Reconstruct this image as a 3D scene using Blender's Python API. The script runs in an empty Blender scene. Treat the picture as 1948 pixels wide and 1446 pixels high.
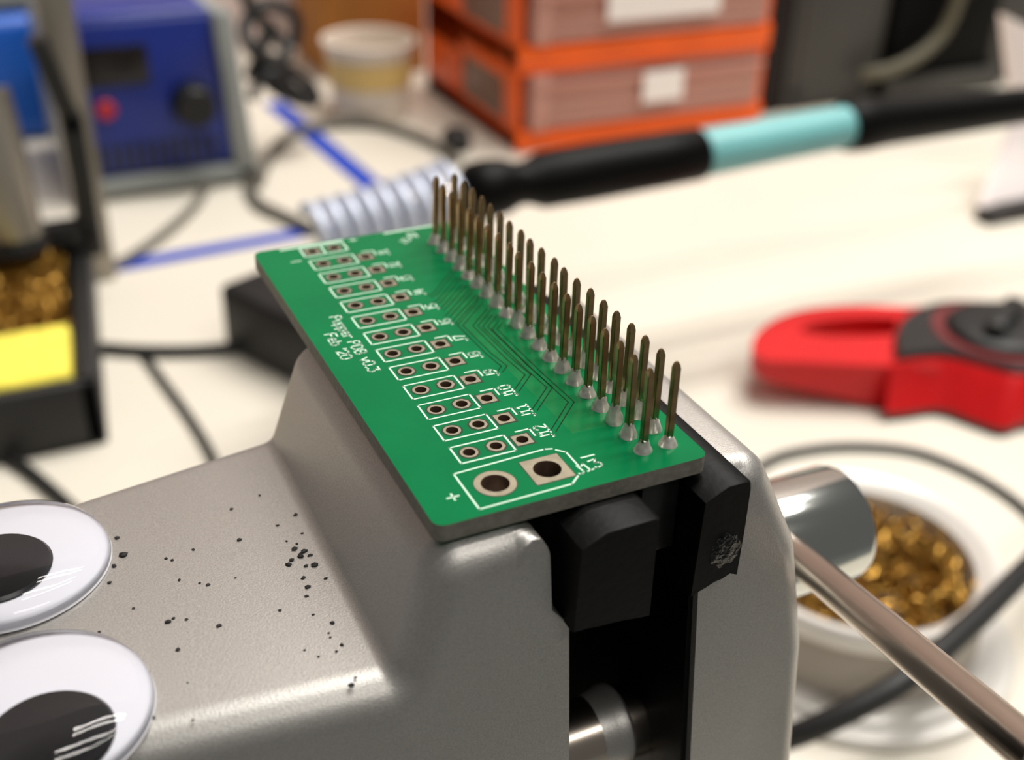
import bpy, bmesh, math, random
from mathutils import Vector, Matrix
from mathutils.geometry import tessellate_polygon
random.seed(7)
SC = bpy.context.scene
COL = SC.collection
# ------------------------------------------------------------------ units: every length below is in millimetres
# x = across the board, y = away along the board, w = height over the board's top face; the desk top is at w = -145
MM, UP = 0.001, 145.0
def M3(p): return Vector((p[0]*MM, p[1]*MM, (p[2]+UP)*MM))
# ------------------------------------------------------------------ camera
F = 2228.60
CR = ((0.90477744, -0.42530048, 0.02229996), (-0.19729014, -0.46496543, -0.86306648), (0.37743130, 0.77648352, -0.50459782))
CAM = Vector((-47.547, -119.698, 56.436))
cd = bpy.data.cameras.new('camera'); cam = bpy.data.objects.new('camera', cd); COL.objects.link(cam)
cd.sensor_width = 36; cd.lens = 36*F/1948; cd.clip_start = 0.005; cd.clip_end = 20
r, d, f = (Vector(v) for v in CR)
cam.matrix_world = Matrix((( r.x, -d.x, -f.x, CAM.x*MM), (r.y, -d.y, -f.y, CAM.y*MM), (r.z, -d.z, -f.z, (CAM.z+UP)*MM), (0, 0, 0, 1)))
cd.dof.use_dof = True; cd.dof.focus_distance = 0.107; cd.dof.aperture_fstop = cd.lens/2.0
SC.camera = cam
# ------------------------------------------------------------------ world, lamps, exposure
SC.view_settings.view_transform = 'Standard'; SC.view_settings.look = 'None'
SC.view_settings.gamma = 1; SC.view_settings.use_curve_mapping = False
SC.view_settings.exposure = 0.08
wd = bpy.data.worlds.new('room_light'); SC.world = wd; wd.use_nodes = True
wd.node_tree.nodes['Background'].inputs[0].default_value = (1.0, 0.98, 0.94, 1)
wd.node_tree.nodes['Background'].inputs[1].default_value = 0.14
def tube_or_fill_lamp(x, y, z, lx, ly, watts):
    l = bpy.data.lights.new('ceiling_tube_or_fill', 'AREA'); l.shape = 'RECTANGLE'; l.size = lx; l.size_y = ly
    l.energy = watts; l.color = (1.0, 0.965, 0.905)
    o = bpy.data.objects.new('ceiling_tube_or_fill', l); COL.objects.link(o); o.location = (x, y, z)
tube_or_fill_lamp(0.66, -0.10, 1.75, 1.25, 0.07, 12.0)
tube_or_fill_lamp(0.66, 0.14, 1.75, 1.25, 0.07, 12.0)
tube_or_fill_lamp(0.85, 0.46, 1.75, 1.25, 0.07, 12.0)
tube_or_fill_lamp(0.85, 0.60, 1.75, 1.25, 0.07, 12.0)
tube_or_fill_lamp(0.45, -1.25, 1.75, 1.2, 0.3, 13.0)  # added fill lamp behind the camera, brightens the vise's near faces
# ------------------------------------------------------------------ picture ray -> point on a plane of the place
def _ray(px, py):
    a, b = (px-974)/F, (py-723)/F
    return r*a + d*b + f
def at(px, py, w):
    q = _ray(px, py); return CAM + q*((w-CAM.z)/q.z)
def aty(px, py, y):
    q = _ray(px, py); return CAM + q*((y-CAM.y)/q.y)
T = -UP
# ------------------------------------------------------------------ materials
def lin(c):
    c /= 255.0
    return c/12.92 if c <= 0.04045 else ((c+0.055)/1.055)**2.4
def rgb(t): return (lin(t[0]), lin(t[1]), lin(t[2]), 1)
def mat(name, col, rough=0.5, metal=0.0, var=0.0, vscale=300, bump=0.0, bscale=1500, coat=0.0, spec=0.5, trans=0.0, col2=None, ior=1.45):
    m = bpy.data.materials.new(name); m.use_nodes = True
    nt = m.node_tree; b = nt.nodes['Principled BSDF']
    b.inputs['Base Color'].default_value = rgb(col); b.inputs['Roughness'].default_value = rough
    b.inputs['Metallic'].default_value = metal; b.inputs['Coat Weight'].default_value = coat
    b.inputs['Coat Roughness'].default_value = 0.08
    b.inputs['Specular IOR Level'].default_value = spec; b.inputs['Transmission Weight'].default_value = trans
    b.inputs['IOR'].default_value = ior
    tc = None
    if var or bump or col2:
        tc = nt.nodes.new('ShaderNodeTexCoord')
    if var or col2:
        n = nt.nodes.new('ShaderNodeTexNoise'); n.inputs['Scale'].default_value = vscale; n.inputs['Detail'].default_value = 4
        nt.links.new(tc.outputs['Object'], n.inputs['Vector'])
        rp = nt.nodes.new('ShaderNodeValToRGB')
        c2 = col2 or [max(0, c*(1-var)) for c in col]
        c1 = col if col2 else [min(255, c*(1+var)) for c in col]
        rp.color_ramp.elements[0].position = 0.35; rp.color_ramp.elements[1].position = 0.65
        rp.color_ramp.elements[0].color = rgb(c2); rp.color_ramp.elements[1].color = rgb(c1)
        nt.links.new(n.outputs['Fac'], rp.inputs[0]); nt.links.new(rp.outputs[0], b.inputs['Base Color'])
    if bump:
        n = nt.nodes.new('ShaderNodeTexNoise'); n.inputs['Scale'].default_value = bscale; n.inputs['Detail'].default_value = 3
        nt.links.new(tc.outputs['Object'], n.inputs['Vector'])
        bp = nt.nodes.new('ShaderNodeBump'); bp.inputs['Strength'].default_value = bump; bp.inputs['Distance'].default_value = 0.0003
        nt.links.new(n.outputs['Fac'], bp.inputs['Height']); nt.links.new(bp.outputs[0], b.inputs['Normal'])
    return m
def clear_plastic(name, tint, gloss_rough=0.05, haze=0.0, ior=1.45):
    m = bpy.data.materials.new(name); m.use_nodes = True; nt = m.node_tree
    for n in list(nt.nodes): nt.nodes.remove(n)
    out = nt.nodes.new('ShaderNodeOutputMaterial'); tr = nt.nodes.new('ShaderNodeBsdfTransparent'); gl = nt.nodes.new('ShaderNodeBsdfGlossy')
    tr.inputs[0].default_value = rgb(tint); gl.inputs['Roughness'].default_value = gloss_rough
    fr = nt.nodes.new('ShaderNodeFresnel'); fr.inputs[0].default_value = ior
    base = tr.outputs[0]
    if haze:
        df = nt.nodes.new('ShaderNodeBsdfDiffuse'); df.inputs[0].default_value = rgb(tint)
        mx0 = nt.nodes.new('ShaderNodeMixShader'); mx0.inputs[0].default_value = haze
        nt.links.new(tr.outputs[0], mx0.inputs[1]); nt.links.new(df.outputs[0], mx0.inputs[2]); base = mx0.outputs[0]
    mx = nt.nodes.new('ShaderNodeMixShader')
    nt.links.new(fr.outputs[0], mx.inputs[0]); nt.links.new(base, mx.inputs[1]); nt.links.new(gl.outputs[0], mx.inputs[2])
    nt.links.new(mx.outputs[0], out.inputs[0])
    return m
K = dict(
    desk=mat('desk_laminate', (221, 214, 200), 0.42, var=0.012, vscale=9),
    wall=mat('wall_paint', (216, 198, 192), 0.8, var=0.02, vscale=6),
    mask=mat('green_solder_mask', (0, 110, 63), 0.25, var=0.03, vscale=120, coat=0.02, spec=0.09, bump=0.03, bscale=700),
    edge=mat('board_edge', (116, 114, 104), 0.7, var=0.06, vscale=1500, bump=0.15, bscale=2500),
    silk=mat('silk_white', (205, 235, 214), 0.5),
    trace=mat('trace_gap', (1, 44, 22), 0.35, spec=0.2),
    pour=mat('copper_under_mask', (4, 112, 62), 0.2, var=0.05, vscale=260, spec=0.22, coat=0.08, bump=0.05, bscale=900),
    opening=mat('mask_opening', (16, 52, 34), 0.4),
    tin=mat('tinned_copper', (168, 162, 142), 0.36, 0.7, var=0.05, vscale=900),
    barrel=mat('plated_barrel', (120, 98, 82), 0.3, 0.6),
    solder=mat('solder', (212, 208, 200), 0.32, 0.65, var=0.1, vscale=900, bump=0.2, bscale=1400),
    pin=mat('pin_brass', (158, 136, 98), 0.22, 0.92, var=0.12, vscale=500),
    black=mat('black_plastic', (17, 17, 17), 0.38, var=0.2, vscale=400, bump=0.12, bscale=900),
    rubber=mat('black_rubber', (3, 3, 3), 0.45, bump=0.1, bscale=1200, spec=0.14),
    grit=mat('torn_rubber', (5, 5, 5), 0.25, bump=1.0, bscale=1800, spec=0.4),
    paint=mat('metallic_paint', (174, 171, 167), 0.42, 0.75, var=0.05, vscale=6500, bump=0.10, bscale=5200),
    steel=mat('ground_steel', (188, 176, 164), 0.24, 1.0, var=0.03, vscale=60, bump=0.02, bscale=400),
    chrome=mat('chrome', (200, 202, 198), 0.15, 1.0),
    white=mat('white_plastic', (216, 216, 222), 0.35),
    ink=mat('pupil_black', (16, 15, 15), 0.3),
    clear=clear_plastic('clear_dome', (246, 246, 248), 0.02, ior=1.3),
    crumb=mat('rubber_crumb', (18, 17, 16), 0.7),
    red=mat('red_plastic', (206, 14, 20), 0.4, var=0.02, vscale=50),
    redring=mat('dark_red_print', (112, 34, 36), 0.5),
    face=mat('dark_grey_face', (34, 31, 32), 0.42),
    knob=mat('knob_black', (20, 20, 20), 0.45),
    teal=mat('pale_teal_plastic', (120, 186, 188), 0.4, var=0.02, vscale=50),
    spring=mat('spring_steel', (206, 212, 228), 0.5, 0.45),
    brass=mat('brass_wire', (200, 156, 76), 0.36, 0.9, col2=(150, 112, 48), vscale=150),
    sponge=mat('yellow_sponge', (242, 226, 90), 0.9, var=0.05, vscale=200, bump=0.6, bscale=500),
    stand=mat('stand_black', (24, 24, 24), 0.5, var=0.1, vscale=60),
    greymetal=mat('grey_metal', (150, 144, 134), 0.35, 0.7),
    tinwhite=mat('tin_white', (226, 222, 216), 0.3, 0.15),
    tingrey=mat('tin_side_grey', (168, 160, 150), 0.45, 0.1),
    orange=mat('orange_plastic', (246, 98, 14), 0.4, var=0.03, vscale=30),
    drawer=clear_plastic('tinted_clear_plastic', (226, 168, 152), 0.2, 0.62),
    smoke=clear_plastic('smoky_panel', (150, 112, 92), 0.25, 0.7),
    label=mat('paper_label', (244, 236, 232), 0.8),
    blue=mat('blue_panel', (24, 44, 128), 0.32, var=0.05, vscale=30),
    blue2=mat('bright_blue_panel', (28, 92, 190), 0.3),
    tape=mat('blue_tape', (24, 66, 178), 0.5),
    grey=mat('grey_case', (140, 144, 142), 0.45, var=0.03, vscale=20),
    display=mat('dark_display', (18, 12, 12), 0.3),
    redbutton=mat('red_button', (176, 34, 48), 0.4),
    cable=mat('black_cable', (26, 26, 26), 0.5),
    greycable=mat('grey_cable', (96, 92, 84), 0.55),
    tan=mat('tan_cable', (92, 87, 70), 0.55),
    card=mat('cardboard', (170, 112, 48), 0.85, var=0.06, vscale=25),
    tub=mat('tub_plastic', (226, 214, 200), 0.5),
    tublabel=mat('tub_label', (222, 190, 120), 0.6),
    darkbox=mat('dark_grey_box', (62, 60, 57), 0.55, var=0.03, vscale=20),
    blackbox=mat('black_box', (5, 5, 5), 0.6, spec=0.1),
    brownbox=mat('brown_black_box', (34, 26, 25), 0.6, spec=0.2),
    paper=mat('white_card', (238, 228, 226), 0.7),
)
# ------------------------------------------------------------------ object helpers
def tag(o, label, cat, group=None, kind=None):
    if label: o['label'] = label
    if cat: o['category'] = cat
    if group: o['group'] = group
    if kind: o['kind'] = kind
    return o
def thing(name, label, cat, base, group=None):
    o = bpy.data.objects.new(name, None); COL.objects.link(o); o.empty_display_size = 0.01
    o.location = M3(base)
    return tag(o, label, cat, group)
def wloc(o):
    v = Vector((0, 0, 0))
    while o: v += o.location; o = o.parent
    return v
def build(name, bm, mats, parent=None, smooth=35, origin=None):
    """links bm (vertices in mm, place coordinates) as one mesh object"""
    bmesh.ops.recalc_face_normals(bm, faces=bm.faces[:])
    me = bpy.data.meshes.new(name)
    base = wloc(parent) if parent else Vector((0, 0, 0))
    og = M3(origin) if origin else (base if parent else None)
    if og is None:
        n = max(1, len(bm.verts)); c = Vector((0, 0, 0)); zmin = 1e9
        for v in bm.verts: c += v.co; zmin = min(zmin, v.co.z)
        c /= n; og = M3((c.x, c.y, zmin))
    for v in bm.verts: v.co = M3(v.co) - og
    bm.to_mesh(me); bm.free()
    for m in (mats if isinstance(mats, (list, tuple)) else [mats]): me.materials.append(K[m])
    if smooth:
        me.shade_smooth(); me.set_sharp_from_angle(angle=math.radians(smooth))
    o = bpy.data.objects.new(name, me); COL.objects.link(o)
    if parent: o.parent = parent
    o.location = og - base
    return o
def copy_to(o, delta, parent):
    c = o.copy(); COL.objects.link(c); c.parent = parent; c.location = o.location + Vector(delta)*MM
    return c
def new(): return bmesh.new()
def box(bm, x0, x1, y0, y1, z0, z1, bev=0.0, mi=0, seg=2, rot=None, piv=None):
    t = bmesh.new(); bmesh.ops.create_cube(t, size=1)
    for v in t.verts:
        v.co = Vector(((x0+x1)/2+v.co.x*(x1-x0), (y0+y1)/2+v.co.y*(y1-y0), (z0+z1)/2+v.co.z*(z1-z0)))
    if bev: bmesh.ops.bevel(t, geom=t.edges[:], offset=bev, segments=seg, profile=0.5, affect='EDGES')
    if rot is not None:
        pv = Vector(piv or ((x0+x1)/2, (y0+y1)/2, z0))
        for v in t.verts: v.co = rot @ (v.co-pv) + pv
    merge(bm, t, mi)
def merge(bm, t, mi=None):
    mp = {}
    for v in t.verts: mp[v] = bm.verts.new(v.co)
    for fc in t.faces:
        try: g = bm.faces.new([mp[v] for v in fc.verts])
        except ValueError: continue
        g.material_index = fc.material_index if mi is None else mi
    t.free()
def frame_of(axis):
    a = Vector(axis).normalized(); u = a.orthogonal().normalized(); return a, u, a.cross(u)
def lathe(bm, prof, c=(0, 0, 0), axis=(0, 0, 1), seg=32, mi=0, close=False):
    a, u, v = frame_of(axis); c = Vector(c); rings = []
    for (rr, h) in prof:
        if rr <= 1e-6: rings.append([bm.verts.new(c+a*h)])
        else: rings.append([bm.verts.new(c+a*h+(u*math.cos(2*math.pi*k/seg)+v*math.sin(2*math.pi*k/seg))*rr) for k in range(seg)])
    if close: rings.append(rings[0])
    for A, B in zip(rings, rings[1:]):
        for k in range(seg):
            q = [A[k % len(A)], A[(k+1) % len(A)], B[(k+1) % len(B)], B[k % len(B)]]
            q = list(dict.fromkeys(q))
            if len(q) >= 3:
                try: bm.faces.new(q).material_index = mi
                except ValueError: pass
def spline(pts, n=8):
    P = [Vector(p) for p in pts]; out = []
    for i in range(len(P)-1):
        p0, p1, p2, p3 = P[max(i-1, 0)], P[i], P[i+1], P[min(i+2, len(P)-1)]
        for k in range(n):
            t = k/n
            out.append(0.5*((2*p1)+(p2-p0)*t+(2*p0-5*p1+4*p2-p3)*t*t+(3*p1-p0-3*p2+p3)*t**3))
    out.append(P[-1]); return out
def tube(bm, pts, rad, seg=10, mi=0, cap=True):
    pts = [Vector(p) for p in pts]; n = len(pts); rings = []
    up = None
    for i, p in enumerate(pts):
        tg = (pts[min(i+1, n-1)]-pts[max(i-1, 0)]).normalized()
        if up is None: up = tg.orthogonal().normalized()
        up = (up - tg*up.dot(tg)).normalized(); sd = tg.cross(up)
        rr = rad[i] if isinstance(rad, (list, tuple)) else rad
        rings.append([bm.verts.new(p+(up*math.cos(2*math.pi*k/seg)+sd*math.sin(2*math.pi*k/seg))*rr) for k in range(seg)])
    for A, B in zip(rings, rings[1:]):
        for k in range(seg): bm.faces.new((A[k], A[(k+1) % seg], B[(k+1) % seg], B[k])).material_index = mi
    if cap:
        bm.faces.new(rings[0][::-1]).material_index = mi; bm.faces.new(rings[-1]).material_index = mi
def prism(bm, outline, z0, z1, holes=(), mi=0, side=0, top=None):
    """flat plate with real holes: outline and holes are lists of (x, y)"""
    t = bmesh.new(); edges = []
    for lp in [outline]+list(holes):
        vs = [t.verts.new((p[0], p[1], z1)) for p in lp]
        edges += [t.edges.new((vs[i], vs[(i+1) % len(vs)])) for i in range(len(vs))]
    bmesh.ops.triangle_fill(t, edges=edges, use_beauty=True)
    ft = t.faces[:]
    for fc in ft: fc.material_index = mi
    res = bmesh.ops.extrude_face_region(t, geom=ft)
    vs = [e for e in res['geom'] if isinstance(e, bmesh.types.BMVert)]
    for v in vs: v.co.z = z0
    for fc in t.faces:
        zs = [v.co.z for v in fc.verts]
        if max(zs)-min(zs) > 1e-6: fc.material_index = side
        elif zs[0] == z1: fc.material_index = mi if top is None else top
        else: fc.material_index = mi
    merge(bm, t)
def ribbon(bm, pts, wdt, z, th=0.03, mi=0):
    for (x0, y0), (x1, y1) in zip(pts, pts[1:]):
        a = Vector((x1-x0, y1-y0)); L = a.length
        if L < 1e-6: continue
        a /= L; nrm = Vector((-a.y, a.x))*wdt/2; e = a*wdt*0.42
        q = [Vector((x0, y0))-e+nrm, Vector((x0, y0))-e-nrm, Vector((x1, y1))+e-nrm, Vector((x1, y1))+e+nrm]
        lo = [bm.verts.new((p.x, p.y, z)) for p in q]; hi = [bm.verts.new((p.x, p.y, z+th)) for p in q]
        for k in range(4): bm.faces.new((lo[k], lo[(k+1) % 4], hi[(k+1) % 4], hi[k])).material_index = mi
        bm.faces.new(hi).material_index = mi
def ngon(cx, cy, rad, n, ph=0.0): return [(cx+rad*math.cos(ph+2*math.pi*k/n), cy+rad*math.sin(ph+2*math.pi*k/n)) for k in range(n)]
def rrect(x0, x1, y0, y1, rad, n=5):
    out = []
    for cx, cy, a0 in ((x1-rad, y1-rad, 0), (x0+rad, y1-rad, 90), (x0+rad, y0+rad, 180), (x1-rad, y0+rad, 270)):
        for k in range(n+1):
            a = math.radians(a0+90*k/n); out.append((cx+rad*math.cos(a), cy+rad*math.sin(a)))
    return out
def fillet(pts):
    """closed polygon [(x, w, radius)] -> rounded outline [(x, w)]"""
    out = []; n = len(pts)
    for i in range(n):
        p = Vector(pts[i][:2]); a = Vector(pts[i-1][:2]); b = Vector(pts[(i+1) % n][:2]); rad = pts[i][2]
        if rad <= 0: out.append((p.x, p.y)); continue
        u = (a-p).normalized(); v = (b-p).normalized(); ang = u.angle(v); tl = rad/math.tan(ang/2)
        tl = min(tl, (a-p).length*0.49, (b-p).length*0.49); rad2 = tl*math.tan(ang/2)
        c = p+(u+v).normalized()*rad2/math.sin(ang/2)
        s = p+u*tl-c; e = p+v*tl-c
        a0 = math.atan2(s.y, s.x); da = math.atan2(e.y, e.x)-a0
        while da > math.pi: da -= 2*math.pi
        while da < -math.pi: da += 2*math.pi
        for k in range(9): q = a0+da*k/8; out.append((c.x+rad2*math.cos(q), c.y+rad2*math.sin(q)))
    return out

# ================================================================== the setting: desk and back wall
bm = new(); box(bm, -700, 1100, -120, 640, T-25, T, 1.5)
tag(build('desk', bm, 'desk'), 'wide cream white desk top that everything in the picture stands on', 'desk')
bm = new(); box(bm, -700, 1100, 640, 660, T-300, T+1200)
tag(build('wall_back', bm, 'wall'), None, None, kind='structure')
bm = new(); box(bm, -1500, 2000, -1800, 660, T-760, T-740)
tag(build('floor', bm, 'grey'), None, None, kind='structure')

# ================================================================== bench vise
vise = thing('bench_vise', 'silver grey painted bench vise with black jaw pads gripping the green board', 'vise', (-5, -32, T))
def jaw_body(bm, prof, ynear, yfar, rn, rf, keep, inner, taper=None):
    """extrudes an outline in (x, w) along y with rounded ends; keep(x, w) = 0 where an edge stays sharp"""
    n = len(prof); P = [Vector(p) for p in prof]
    area = sum(P[i].x*P[(i+1) % n].y-P[(i+1) % n].x*P[i].y for i in range(n)); sg = 1 if area > 0 else -1
    nr = []
    for i in range(n):
        tg = (P[(i+1) % n]-P[i-1]).normalized(); nr.append(Vector((tg.y, -tg.x))*sg)
    secs = []
    S = 7
    for k in range(S+1):
        a = math.pi/2*(1-k/S); secs.append(('n', rn*(1-math.cos(a)), rn*(1-math.sin(a))))
    for k in range(S+1):
        a = math.pi/2*(k/S); secs.append(('f', rf*(1-math.cos(a)), rf*(1-math.sin(a))))
    rings = []
    for side, ins, off in secs:
        ring = []
        for p, m in zip(P, nr):
            kx = keep(p.x, p.y)*max(0.0, 1-1.6*max(0.0, m.x*inner)); q = p-m*ins*kx
            tp = taper(p.x) if taper else 0.0
            yy = ynear(q.y)+tp+off if side == 'n' else yfar-tp-off
            ring.append(bm.verts.new((q.x, yy, q.y)))
        rings.append(ring)
    for A, B in zip(rings, rings[1:]):
        for k in range(n): bm.faces.new((A[k], A[(k+1) % n], B[(k+1) % n], B[k]))
    for R_ in (rings[0], rings[-1]):
        for tr in tessellate_polygon([[Vector((v.co.x, v.co.z, 0)) for v in R_]]): bm.faces.new([R_[i] for i in tr])
ynl = lambda w: -53.6-0.105*(-w-12)
ynr = lambda w: -51.8-0.105*(-w-15)
left = fillet([(-84, -64, 6), (-84, -30, 9), (-74, -14.4, 8), (-25.0, -13.0, 1.3), (-21.0, -2.0, 3.7), (-11.2, -1.9, 3.0), (-11.0, -10.2, 0), (-9.4, -12.0, 0), (-9.4, -64, 0)])
bm = new(); jaw_body(bm, left, ynl, -12.6, 3.2, 3.0, lambda x, w: 0.0 if (x > -11.1 and w < -5) or w < -60 else 1.0, 1, lambda x: max(0.0, -26-x)*0.13)
fixed = build('fixed_jaw', bm, 'paint', vise, 50)
right = fillet([(5.2, -13.4, 0), (8.0, -12.4, 0), (8.1, -2.9, 1.0), (12.4, -3.1, 3.0), (17.2, -13.5, 7.0), (19.2, -26, 8), (19.8, -70, 4), (5.6, -70, 0)])
bm = new(); jaw_body(bm, right, ynr, -10.5, 2.6, 3.0, lambda x, w: 0.0 if (x < 8.2 and w < -4.2) else 1.0, -1)
moving = build('moving_jaw', bm, 'paint', vise, 50)
def pad(x0, x1, y0, y1, w0, w1, slant, wob, seed):
    rnd = random.Random(seed); bm = new(); N = 6
    fr = []
    bot = [(x0+(x1-x0)*k/N, w0+(rnd.uniform(-wob, wob))+slant*k/N) for k in range(N+1)]
    side = [(x1+rnd.uniform(-wob, wob)*0.4, w0+slant+(w1-w0)*k/5) for k in range(1, 5)]
    top = [(x1, w1-0.25), (x1-0.5, w1), (x0+2.6, w1), (x0+0.3, w1-1.1)]
    o = bot+side+top
    A = [bm.verts.new((p[0], y0, p[1])) for p in o]; A2 = [bm.verts.new((p[0], y0+0.25, p[1])) for p in o]
    cx = (x0+x1)/2; cw = (w0+w1)/2
    for v in A: v.co.x += (cx-v.co.x)*0.035; v.co.z += (cw-v.co.z)*0.02
    B = [bm.verts.new((p[0], y1, p[1])) for p in o]; n = len(o)
    for X, Y in ((A, A2), (A2, B)):
        for k in range(n): bm.faces.new((X[k], X[(k+1) % n], Y[(k+1) % n], Y[k]))
    for R_ in (A[::-1], B): bmesh.ops.triangulate(bm, faces=[bm.faces.new(R_)])
    return bm
p1 = build('jaw_pad', pad(-9.9, -2.2, -55.2, -12.8, -11.6, -1.75, -0.8, 0.10, 3), 'rubber', vise, 30)
p2 = build('jaw_pad', pad(3.0, 8.0, -53.6, -11.0, -13.6, -1.9, 1.4, 0.35, 5), 'rubber', vise, 30)
p2['label'] = 'black rubber pad with a torn lower corner'
bm = new(); rnd = random.Random(4)                    # torn lump on the pad's corner
t = bmesh.new(); bmesh.ops.create_icosphere(t, subdivisions=4, radius=1)
for v in t.verts:
    k = 1+0.10*math.sin(9*v.co.x+3*v.co.z)*math.cos(7*v.co.z)+rnd.uniform(-.05, .05)
    v.co = Vector((6.2+v.co.x*1.7*k, -53.4+v.co.y*0.5*k, -9.0+v.co.z*2.0*k))
merge(bm, t); build('torn_edge', bm, 'grit', p2, 20)
bm = new(); lathe(bm, [(0, -24), (4, -24), (4, 8), (0, 8)], (0, -44, -38.5), (1, 0, 0), 40)
build('guide_rod', bm, 'steel', vise)
bm = new(); lathe(bm, [(4.0, -0.6), (4.1, 0.2), (4.3, 1.0), (4.5, 1.8), (4.5, 2.4), (4.2, 2.8), (3.0, 2.9), (3.0, 6)], (0, -44, -38.5), (1, 0, 0), 40)
build('rod_boss', bm, 'paint', vise)
bm = new(); box(bm, 4.7, 5.5, -60, -11.5, -69, -13.6, 0.2)  # added black plate standing in for the shade inside the jaw gap
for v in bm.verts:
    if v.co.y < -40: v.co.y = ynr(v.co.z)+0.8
build('gap_shade_plate', bm, 'rubber', vise)
bm = new(); box(bm, -9.6, -8.9, -49, -12.5, -62, -14, 0.2); build('gap_shade_plate', bm, 'rubber', vise)  # matching added plate, shades the gap on the fixed jaw's side
bm = new(); box(bm, -9.3, 4.6, -26, -12.8, -64, -14.5, 1.0); build('gap_shade_block', bm, 'rubber', vise)  # added black block, keeps the far end of the gap dark
bm = new(); lathe(bm, [(0, 14), (6.8, 14), (7.4, 15), (7.4, 40.6), (7.0, 41.6), (6.0, 42.0), (0, 42.0)], (0, -31, -32.2), (1, 0, 0), 56)
hub = build('screw_head', bm, 'chrome', vise, 40); hub['label'] = 'chrome screw head'
a0 = CAM+_ray(1446, 1000)*144; a1 = CAM+_ray(1985, 1450)*92
bm = new(); tube(bm, [a0, a0+(a1-a0)*0.5, a1], 1.95, 28)
hb = build('handle_bar', bm, 'steel', vise); hb['label'] = 'plain round steel tommy bar'
bm = new(); lathe(bm, [(0, 0), (46, 0), (46, 6), (42, 10), (24, 16), (17, 30), (15, 60), (15, 88), (0, 88)], (-38, -32, T), (0, 0, 1), 40)
build('pedestal', bm, 'paint', vise)

# ================================================================== circuit board
board = thing('circuit_board', 'small green circuit board with two rows of brass pins clamped in the vise', 'circuit board', (-8, -23, -1.6))
XL, XR, YN, YF = -20.6, 4.9, -51.3, 5.3
PX = (-8.93, -11.47, -14.01)                          # square, eight-sided and round pad of each connector
rowy = [-0.71-3.81*k for k in range(12)]
holes = []; pads = []
for y in rowy:
    for x, kind in zip(PX, 'soc'): pads.append((x, y, kind))
pads += [(-14.15, 3.05, 's'), (-11.5, 3.1, 'c'), (-13.85, -47.7, 'R'), (-8.95, -47.55, 'S')]
for x, y, kind in pads: holes.append(ngon(x, y, 1.25 if kind in 'RS' else 0.58, 28 if kind in 'RS' else 16)[::-1])
bm = new()
prism(bm, rrect(XL, XR, YN, YF, 1.0), -1.6, 0, holes, 0, 1)
for fc in bm.faces:                                   # hole walls are plated, the rim is bare board
    c = fc.calc_center_median()
    if fc.material_index == 1 and XL+1.2 < c.x < XR-1.2 and YN+1.2 < c.y < YF-1.2: fc.material_index = 2
build('board_plate', bm, ['mask', 'edge', 'barrel'], board, 30)
def pad_ring(kind):
    bm = new()
    hr = 1.25 if kind in 'RS' else 0.58
    oc = {'s': [(-.8, -.8), (.8, -.8), (.8, .8), (-.8, .8)], 'o': ngon(0, 0, 0.86, 8, math.pi/8), 'c': ngon(0, 0, 0.8, 24),
          'R': ngon(0, 0, 1.8, 40), 'S': [(-1.8, -1.8), (1.8, -1.8), (1.8, 1.8), (-1.8, 1.8)]}[kind]
    op = [(p[0]*(1.22 if kind in 'soc' else 1.05), p[1]*(1.22 if kind in 'soc' else 1.05)) for p in oc]
    hole = [ngon(0, 0, hr-0.02, 28 if kind in 'RS' else 20)[::-1]]
    prism(bm, op, 0.0, 0.008, hole, 1, 1)
    prism(bm, oc, 0.0, 0.035, hole, 0, 0)
    lathe(bm, [(hr-0.02, 0.03), (hr-0.05, -0.2), (hr-0.05, -1.58)], (0, 0, 0), (0, 0, 1), 24, 2)
    return bm
first = {}
for x, y, kind in pads:
    if kind not in first:
        bm = pad_ring(kind)
        for v in bm.verts: v.co += Vector((x, y, 0))
        first[kind] = build('pad', bm, ['tin', 'opening', 'barrel'], board, 30, (x, y, 0)); first[kind+'p'] = (x, y)
    else:
        px, py = first[kind+'p']; copy_to(first[kind], (x-px, y-py, 0), board)
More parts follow.
